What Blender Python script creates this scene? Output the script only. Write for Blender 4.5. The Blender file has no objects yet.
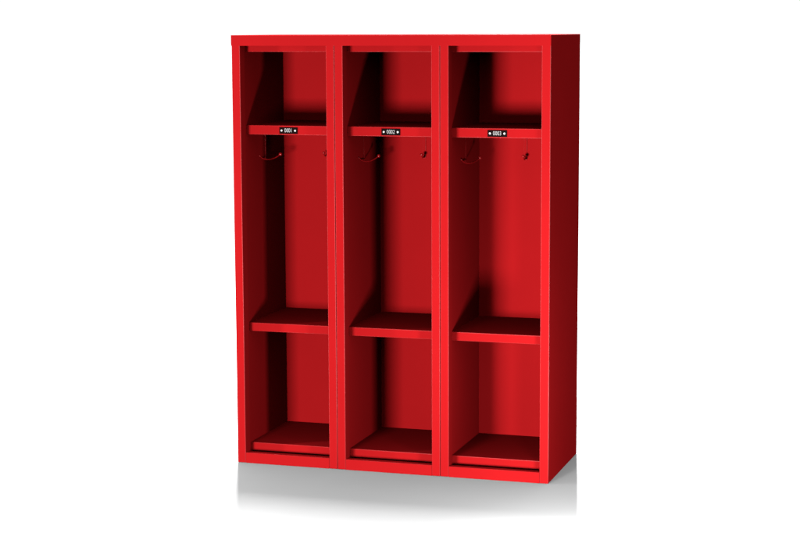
import bpy, bmesh, math
from mathutils import Vector, Matrix

sc = bpy.context.scene
COL = sc.collection

# ------------------------------------------------------------------ dimensions (metres)
W, D, H = 1.348, 0.5605, 1.800          # whole locker block, front plane at y = 0
M1, M2 = 0.4483, 0.8948                 # seams between the bays
PW, PO = 0.0361, 0.0367                 # post width beside a seam / at the outer sides
WT = 0.0135                             # the post overhangs the bay wall by this much
REC, DB = 0.0927, 0.534                 # shelf front and back wall depth
HZ = 1.7565                             # underside of the header
RZ = 0.0445                             # top of the bottom rail
PD = 0.050                              # depth of the posts
SEAM = 0.0016
BAYS = [  # opening left, opening right, post outer left, post outer right
    (PO, M1 - PW, 0.0, M1 - SEAM / 2),
    (M1 + PW, M2 - PW, M1 + SEAM / 2, M2 - SEAM / 2),
    (M2 + PW, W - PO, M2 + SEAM / 2, W),
]


# ------------------------------------------------------------------ materials
def nodes(mat):
    mat.use_nodes = True
    nt = mat.node_tree
    return nt, nt.nodes['Principled BSDF']


def painted_steel(name, colour, rough=0.42, spec=0.0):
    m = bpy.data.materials.new(name)
    nt, p = nodes(m)
    tc = nt.nodes.new('ShaderNodeTexCoord')
    # slow unevenness of a sprayed coat, in colour and in gloss
    n1 = nt.nodes.new('ShaderNodeTexNoise')
    n1.inputs['Scale'].default_value = 5.0
    n1.inputs['Detail'].default_value = 5.0
    nt.links.new(tc.outputs['Object'], n1.inputs['Vector'])
    mix = nt.nodes.new('ShaderNodeMix')
    mix.data_type = 'RGBA'
    mix.inputs['A'].default_value = tuple(c * 0.95 for c in colour) + (1,)
    mix.inputs['B'].default_value = tuple(c * 1.05 for c in colour) + (1,)
    nt.links.new(n1.outputs['Fac'], mix.inputs['Factor'])
    nt.links.new(mix.outputs['Result'], p.inputs['Base Color'])
    mr = nt.nodes.new('ShaderNodeMapRange')
    mr.inputs['To Min'].default_value = rough - 0.05
    mr.inputs['To Max'].default_value = rough + 0.06
    nt.links.new(n1.outputs['Fac'], mr.inputs['Value'])
    nt.links.new(mr.outputs['Result'], p.inputs['Roughness'])
    p.inputs['Specular IOR Level'].default_value = spec
    # fine orange peel of powder coat
    n2 = nt.nodes.new('ShaderNodeTexNoise')
    n2.inputs['Scale'].default_value = 420.0
    n2.inputs['Detail'].default_value = 2.0
    nt.links.new(tc.outputs['Object'], n2.inputs['Vector'])
    b = nt.nodes.new('ShaderNodeBump')
    b.inputs['Strength'].default_value = 0.06
    b.inputs['Distance'].default_value = 0.0006
    nt.links.new(n2.outputs['Fac'], b.inputs['Height'])
    nt.links.new(b.outputs['Normal'], p.inputs['Normal'])
    return m


def plain(name, colour, rough=0.4, spec=0.5, metal=0.0, scale=60.0):
    m = bpy.data.materials.new(name)
    nt, p = nodes(m)
    tc = nt.nodes.new('ShaderNodeTexCoord')
    n = nt.nodes.new('ShaderNodeTexNoise')
    n.inputs['Scale'].default_value = scale
    nt.links.new(tc.outputs['Object'], n.inputs['Vector'])
    mix = nt.nodes.new('ShaderNodeMix')
    mix.data_type = 'RGBA'
    mix.inputs['A'].default_value = tuple(c * 0.97 for c in colour) + (1,)
    mix.inputs['B'].default_value = tuple(min(1, c * 1.03) for c in colour) + (1,)
    nt.links.new(n.outputs['Fac'], mix.inputs['Factor'])
    nt.links.new(mix.outputs['Result'], p.inputs['Base Color'])
    p.inputs['Roughness'].default_value = rough
    p.inputs['Specular IOR Level'].default_value = spec
    p.inputs['Metallic'].default_value = metal
    return m


RED = painted_steel('red_powder_coat', (0.56, 0.0125, 0.0150))
RED_EDGE = painted_steel('red_rounded_edge', (0.56, 0.0125, 0.0150), 0.36, 0.34)
RED_GLOSS = painted_steel('red_enamel', (0.56, 0.0125, 0.015), 0.18, 0.6)
BLACK = plain('black_plate', (0.008, 0.0025, 0.0025), 0.5, 0.02)
WHITE = plain('white_print', (0.80, 0.78, 0.77), 0.5, 0.3)
PIN = plain('pale_rivet', (0.85, 0.80, 0.78), 0.35, 0.5)
FLOOR = plain('white_studio_floor', (0.90, 0.90, 0.90), 0.9, 0.0, scale=3.0)


# ------------------------------------------------------------------ mesh helpers
def box(bm, x0, x1, y0, y1, z0, z1):
    v = [bm.verts.new((x, y, z)) for z in (z0, z1) for y in (y0, y1) for x in (x0, x1)]
    for f in ((0, 2, 3, 1), (4, 5, 7, 6), (0, 1, 5, 4), (2, 6, 7, 3), (0, 4, 6, 2), (1, 3, 7, 5)):
        bm.faces.new([v[i] for i in f])


def extrude_x(bm, prof, x0, x1):
    """closed y-z profile (counter-clockwise) swept along x"""
    a = [bm.verts.new((x0, y, z)) for y, z in prof]
    b = [bm.verts.new((x1, y, z)) for y, z in prof]
    n = len(prof)
    bm.faces.new(a)
    bm.faces.new(b[::-1])
    for i in range(n):
        bm.faces.new((a[i], b[i], b[(i + 1) % n], a[(i + 1) % n]))
    bmesh.ops.recalc_face_normals(bm, faces=bm.faces[:])


def tube(bm, pts, r, seg=12):
    pts = [Vector(p) for p in pts]
    rings = []
    up = None
    for i, p in enumerate(pts):
        t = (pts[min(i + 1, len(pts) - 1)] - pts[max(i - 1, 0)]).normalized()
        if up is None:
            up = Vector((0, 0, 1)) if abs(t.z) < 0.9 else Vector((1, 0, 0))
        s = t.cross(up).normalized()
        up = s.cross(t).normalized()
        rings.append([bm.verts.new(p + r * (math.cos(a) * s + math.sin(a) * up))
                      for a in (2 * math.pi * k / seg for k in range(seg))])
    for a, b in zip(rings, rings[1:]):
        for k in range(seg):
            bm.faces.new((a[k], a[(k + 1) % seg], b[(k + 1) % seg], b[k]))
    bm.faces.new(rings[0][::-1])
    bm.faces.new(rings[-1])
    bmesh.ops.recalc_face_normals(bm, faces=bm.faces[:])


def bez(p0, p1, p2, p3, n=14):
    p0, p1, p2, p3 = map(Vector, (p0, p1, p2, p3))
    out = []
    for i in range(n + 1):
        t = i / n
        out.append((1 - t) ** 3 * p0 + 3 * (1 - t) ** 2 * t * p1 + 3 * (1 - t) * t * t * p2 + t ** 3 * p3)
    return out


def ball(bm, c, r):
    bmesh.ops.create_uvsphere(bm, u_segments=20, v_segments=12, radius=r, matrix=Matrix.Translation(c))


def disc_y(bm, c, r, th, seg=24):
    """round disc facing -y"""
    x, y, z = c
    a = [bm.verts.new((x + r * math.cos(t), y, z + r * math.sin(t))) for t in (2 * math.pi * k / seg for k in range(seg))]
    b = [bm.verts.new((v.co.x, y - th, v.co.z)) for v in a]
    for k in range(seg):
        bm.faces.new((a[k], a[(k + 1) % seg], b[(k + 1) % seg], b[k]))
    bm.faces.new(b)
    bm.faces.new(a[::-1])
    bmesh.ops.recalc_face_normals(bm, faces=bm.faces[:])


def link(name, bm, mat, parent=None, bevel=0.0, seg=3, smooth=False, label=None, sharp=None):
    me = bpy.data.meshes.new(name)
    bm.to_mesh(me)
    bm.free()
    me.materials.append(mat)
    o = bpy.data.objects.new(name, me)
    COL.objects.link(o)
    if parent:
        o.parent = parent
    if smooth or bevel:
        for p in me.polygons:
            p.use_smooth = True
    if bevel:
        b = o.modifiers.new('edge', 'BEVEL')
        b.width = bevel
        b.segments = seg
        if sharp:                           # edges that butt against a neighbour stay unrounded
            b.limit_method = 'WEIGHT'
            at = me.attributes.new('bevel_weight_edge', 'FLOAT', 'EDGE')
            for e in me.edges:
                va, vb = (me.vertices[i].co for i in e.vertices)
                at.data[e.index].value = 0.0 if sharp(va, vb) else 1.0
                e.use_edge_sharp = bool(sharp(va, vb))
        else:
            b.limit_method = 'ANGLE'
            b.angle_limit = math.radians(40)
        b.harden_normals = True
        if mat is RED:                      # glossier copy of the coat, put on rounded edges for highlights
            me.materials.append(RED_EDGE)
            b.material = 1
    if label:
        o['label'] = label
    return o


# ------------------------------------------------------------------ the locker
locker = bpy.data.objects.new('open_locker', None)
COL.objects.link(locker)
locker.empty_display_size = 0.2
locker['label'] = 'tall bright red metal open-front locker with three numbered bays, shelves and coat hooks'
locker['category'] = 'locker'

OH = 0.0016                                                        # the header stands this much proud on the left
bm = bmesh.new(); box(bm, -OH, W, 0.0, PD, HZ, H)
link('header', bm, RED, locker, 0.0014, sharp=lambda p, q: (p.z < H - 0.01 or q.z < H - 0.01) or (p.y > 0.01 and q.y > 0.01))
bm = bmesh.new(); box(bm, PO - WT, W - PO + WT, PD, D, 1.772, H)
link('top_panel', bm, RED, locker)

for k, (a, b, oa, ob) in enumerate(BAYS):
    for x0, x1 in ((oa, a), (b, ob)):
        bm = bmesh.new(); box(bm, x0, x1, 0.0, PD, 0.0, HZ)
        link('post', bm, RED, locker, 0.0024, sharp=lambda p, q: p.z > HZ - 0.001 and q.z > HZ - 0.001 or (p.y > 0.01 and q.y > 0.01))
    bm = bmesh.new(); box(bm, a + 0.0004, b - 0.0004, 0.0003, 0.030, 0.0, RZ)
    link('bottom_rail', bm, RED, locker, 0.0012, sharp=lambda p, q: p.z != q.z or p.z < 0.001 and q.z < 0.001)
    bm = bmesh.new(); box(bm, a - WT, b + WT, REC + 0.045, REC + 0.048, 0.0, 0.052)
    link('kick_plate', bm, RED, locker)
    bm = bmesh.new(); box(bm, a - WT, b + WT, DB, DB + 0.012, 0.004, 1.770)
    link('back_panel', bm, RED, locker)

for x0, x1 in ((0.0, PO - WT), (W - PO + WT, W - 0.0003)):
    bm = bmesh.new(); box(bm, x0, x1, PD, D, 0.0, H)
    link('side_panel', bm, RED, locker, 0.0010, sharp=lambda p, q: p.y < PD + 0.001 and q.y < PD + 0.001)
for m in (M1, M2):
    bm = bmesh.new(); box(bm, m - PW + WT, m + PW - WT, PD + 0.0005, D - 0.002, 0.002, 1.7712)
    link('partition', bm, RED, locker, 0.0008)


def shelf_mesh(name, a, b, ztop, lip, parent=locker):
    t = 0.012
    prof = [(REC, ztop), (REC, ztop - lip), (REC + 0.016, ztop - lip), (REC + 0.016, ztop - t), (DB - 0.0005, ztop - t), (DB - 0.0005, ztop)]
    bm = bmesh.new()
    extrude_x(bm, prof, a - WT + 0.0005, b + WT - 0.0005)
    return link(name, bm, RED, parent, 0.0022, 3)


def number_mesh(text, x, z, y):
    cu = bpy.data.curves.new('number', 'FONT')
    cu.body = text
    cu.size = 0.0235
    cu.align_x = 'CENTER'
    cu.align_y = 'CENTER'
    cu.space_character = 1.02
    cu.extrude = 0.0003
    cu.offset = -0.0002
    tmp = bpy.data.objects.new('number', cu)
    COL.objects.link(tmp)
    dg = bpy.context.evaluated_depsgraph_get()
    me = bpy.data.meshes.new_from_object(tmp.evaluated_get(dg))
    bpy.data.objects.remove(tmp)
    me.name = 'number'
    me.transform(Matrix.Translation((x, y, z)) @ Matrix.Rotation(math.pi / 2, 4, 'X') @ Matrix.Diagonal((0.74, 1, 1, 1)))
    me.materials.clear()
    me.materials.append(WHITE)
    o = bpy.data.objects.new('number', me)
    COL.objects.link(o)
    return o


Z1, Z2, Z3 = 1.4255, 0.5880, 0.0690
PLATE_X = (0.2125, 0.6599, 1.1091)
for k, (a, b, oa, ob) in enumerate(BAYS):
    # folded ceiling with its front lip, then three shelves
    bm = bmesh.new()
    extrude_x(bm, [(REC, 1.764), (REC, 1.7305), (REC + 0.016, 1.7305), (REC + 0.016, 1.752), (DB - 0.0005, 1.752), (DB - 0.0005, 1.764)], a - WT + 0.0005, b + WT - 0.0005)
    link('ceiling_panel', bm, RED, locker, 0.0018)
    shelf_mesh('shelf', a, b, Z1, 0.0390)
    shelf_mesh('shelf', a, b, Z2, 0.0362)
    shelf_mesh('base_shelf', a, b, Z3, 0.0340)

    # number plate riveted to the top shelf's lip
    px, pz = PLATE_X[k], 1.4050
    bm = bmesh.new(); box(bm, px - 0.0405, px + 0.0405, REC - 0.0030, REC - 0.0004, pz - 0.0138, pz + 0.0138)
    digits = '000%d' % (k + 1)
    plate = link('number_plate', bm, BLACK, locker, 0.0010, label='black number plate reading %s in white' % digits)
    for s in (-1, 1):
        bm = bmesh.new()
        disc_y(bm, (px + s * 0.0300, REC - 0.0031, pz), 0.0044, 0.0016)
        link('rivet', bm, PIN, plate, 0.0006, 2)
    number_mesh(digits, px, pz, REC - 0.0035).parent = plate

    # coat hook on the left wall: a strap under the shelf and one bent prong with a ball end
    wx = a - WT
    hz = 1.279
    zt = Z1 - 0.0125
    bm = bmesh.new()
    box(bm, wx + 0.0004, wx + 0.0034, 0.300, 0.316, hz - 0.012, zt)
    hook = link('coat_hook', bm, RED, locker, 0.0008)
    bm = bmesh.new()
    tip = Vector((wx + 0.0465, 0.3655, 1.2862))
    tube(bm, bez((wx + 0.002, 0.232, 1.2885), (wx + 0.006, 0.275, 1.256), (wx + 0.034, 0.335, 1.266), tip, 24), 0.0027)
    link('prong', bm, RED_GLOSS, hook, smooth=True)
    bm = bmesh.new(); ball(bm, tip, 0.0072)
    link('ball_tip', bm, RED_GLOSS, hook, smooth=True)

    # coat hook on the back wall
    cx = 0.5 * (a + b) + 0.0005
    bm = bmesh.new()
    box(bm, cx - 0.0065, cx + 0.0065, DB - 0.0036, DB - 0.0004, 1.268, zt)
    hook = link('coat_hook', bm, RED, locker, 0.0008)
    tip = Vector((cx, 0.4880, 1.2862))
    bm = bmesh.new()
    tube(bm, bez((cx, DB - 0.003, 1.283), (cx, DB - 0.020, 1.266), (cx, DB - 0.036, 1.268), tip), 0.0030)
    link('prong', bm, RED_GLOSS, hook, smooth=True)
    bm = bmesh.new(); ball(bm, tip, 0.0072)
    link('ball_tip', bm, RED_GLOSS, hook, smooth=True)

# ------------------------------------------------------------------ floor
bm = bmesh.new()
bmesh.ops.create_circle(bm, cap_ends=True, segments=96, radius=220.0)
floor = link('floor', bm, FLOOR)
floor.location = (0, 0, -0.001)
floor['kind'] = 'structure'
floor['label'] = 'seamless white studio floor under the locker'

# ------------------------------------------------------------------ camera
f, cx, cy, cz = 1832.95, 2.93120, -7.07158, 1.82720
yaw, pitch, roll, shx = -0.2956696, 0.1293923, -0.0032022, 12.224
fw = Vector((math.sin(yaw) * math.cos(pitch), math.cos(yaw) * math.cos(pitch), -math.sin(pitch)))
rt = Vector((math.cos(yaw), -math.sin(yaw), 0))
up = rt.cross(fw)
r2 = rt * math.cos(roll) + up * math.sin(roll)
u2 = -rt * math.sin(roll) + up * math.cos(roll)
cam = bpy.data.cameras.new('camera')
co = bpy.data.objects.new('camera', cam)
COL.objects.link(co)
co.matrix_world = Matrix(((r2.x, u2.x, -fw.x, cx), (r2.y, u2.y, -fw.y, cy), (r2.z, u2.z, -fw.z, cz), (0, 0, 0, 1)))
cam.sensor_width = 36.0
cam.lens = 36.0 * f / 800.0
cam.shift_x = -shx / 800.0
cam.clip_start = 0.1
cam.clip_end = 1000.0
sc.camera = co


# ------------------------------------------------------------------ lamps
def area(name, loc, target, sx, sy, power, colour=(1, 1, 1), roll_to=None):
    l = bpy.data.lights.new(name, 'AREA')
    l.shape = 'RECTANGLE'
    l.size, l.size_y = sx, sy
    l.energy = power
    l.color = colour
    o = bpy.data.objects.new(name, l)
    COL.objects.link(o)
    z = (Vector(loc) - Vector(target)).normalized()
    y = Vector(roll_to) if roll_to else Vector((0, 0, 1))
    y = (y - z * y.dot(z)).normalized()
    x = y.cross(z)
    o.matrix_world = Matrix(((x.x, y.x, z.x, loc[0]), (x.y, y.y, z.y, loc[1]), (x.z, y.z, z.z, loc[2]), (0, 0, 0, 1)))
    return o


# soft key, front left and low, so that the shelf tops stay dark
area('key_softbox', (0.04, -5.6, 0.58), (0.65, 0.2, 0.95), 0.95, 0.9, 268)
# added tall strip far left: lifts frames and shelf lips, not the back walls
area('left_front_fill', (-1.25, -0.85, 0.90), (0.5, 0.0, 0.90), 0.12, 2.2, 16.5)
# small low lamp just in front of the right corner
area('low_lamp', (1.77, -1.00, 0.17), (0.90, 0.4, 0.70), 0.16, 0.24, 10.0)
# spot added to brighten the right bay with a soft-edged pool
sp = bpy.data.lights.new('right_bay_fill', 'SPOT')
sp.energy = 420
sp.shadow_soft_size = 0.42
sp.spot_size = 2 * math.atan(2.3 / 5.4)
sp.spot_blend = 0.35
spo = bpy.data.objects.new('right_bay_fill', sp)
COL.objects.link(spo)
spo.location = (0.62, -5.0, 0.62)
spo.rotation_euler = (Vector((2.85, 0, 0.95)) - Vector(spo.location)).to_track_quat('-Z', 'Y').to_euler()
# strips added above and behind: the forward shadow stands in for a floor reflection
dA = Vector((-0.383, 0.924, 0))
cA = Vector((0.025, 0, 5.0)) + dA * 1.26
area('shadow_strip_left', cA, (cA.x, cA.y, 0), 0.05, 0.80, 235, roll_to=dA)
dB = Vector((-0.2031, 0.9792, 0))
cB = Vector((W - 0.03, D, 5.0)) + dB * 2.3
area('shadow_strip_right', cB, (1.6, 0.0, 0), 0.05, 0.5, 900, roll_to=dB)
s = bpy.data.lights.new('floor_fill_sun', 'SUN')  # sun lamp added to keep the far floor white
s.energy = 4.0
s.angle = math.radians(2)
so = bpy.data.objects.new('floor_fill_sun', s)
COL.objects.link(so)
sd = Vector((0.2957, -0.9553, -1.75))
so.rotation_euler = sd.to_track_quat('-Z', 'Y').to_euler()

# ------------------------------------------------------------------ world: a lit white cyclorama behind, dim room in front
w = bpy.data.worlds.new('World')
sc.world = w
w.use_nodes = True
nt = w.node_tree
bg = nt.nodes['Background']
tc = nt.nodes.new('ShaderNodeTexCoord')
dot = nt.nodes.new('ShaderNodeVectorMath')
dot.operation = 'DOT_PRODUCT'
dot.inputs[1].default_value = (math.sin(yaw), math.cos(yaw), 0)
nt.links.new(tc.outputs['Generated'], dot.inputs[0])
mr = nt.nodes.new('ShaderNodeMapRange')
mr.interpolation_type = 'SMOOTHSTEP'
mr.inputs['From Min'].default_value = 0.60
mr.inputs['From Max'].default_value = 0.85
mr.inputs['To Min'].default_value = 0.37
mr.inputs['To Max'].default_value = 1.05
nt.links.new(dot.outputs['Value'], mr.inputs['Value'])
nt.links.new(mr.outputs['Result'], bg.inputs['Strength'])
bg.inputs['Color'].default_value = (1, 1, 1, 1)

# ------------------------------------------------------------------ render settings
sc.render.engine = 'CYCLES'
sc.cycles.max_bounces = 6
sc.cycles.diffuse_bounces = 0
sc.cycles.glossy_bounces = 3
sc.cycles.use_denoising = True
sc.view_settings.view_transform = 'Standard'
sc.view_settings.look = 'None'
sc.view_settings.exposure = 0.0
sc.view_settings.gamma = 1.0
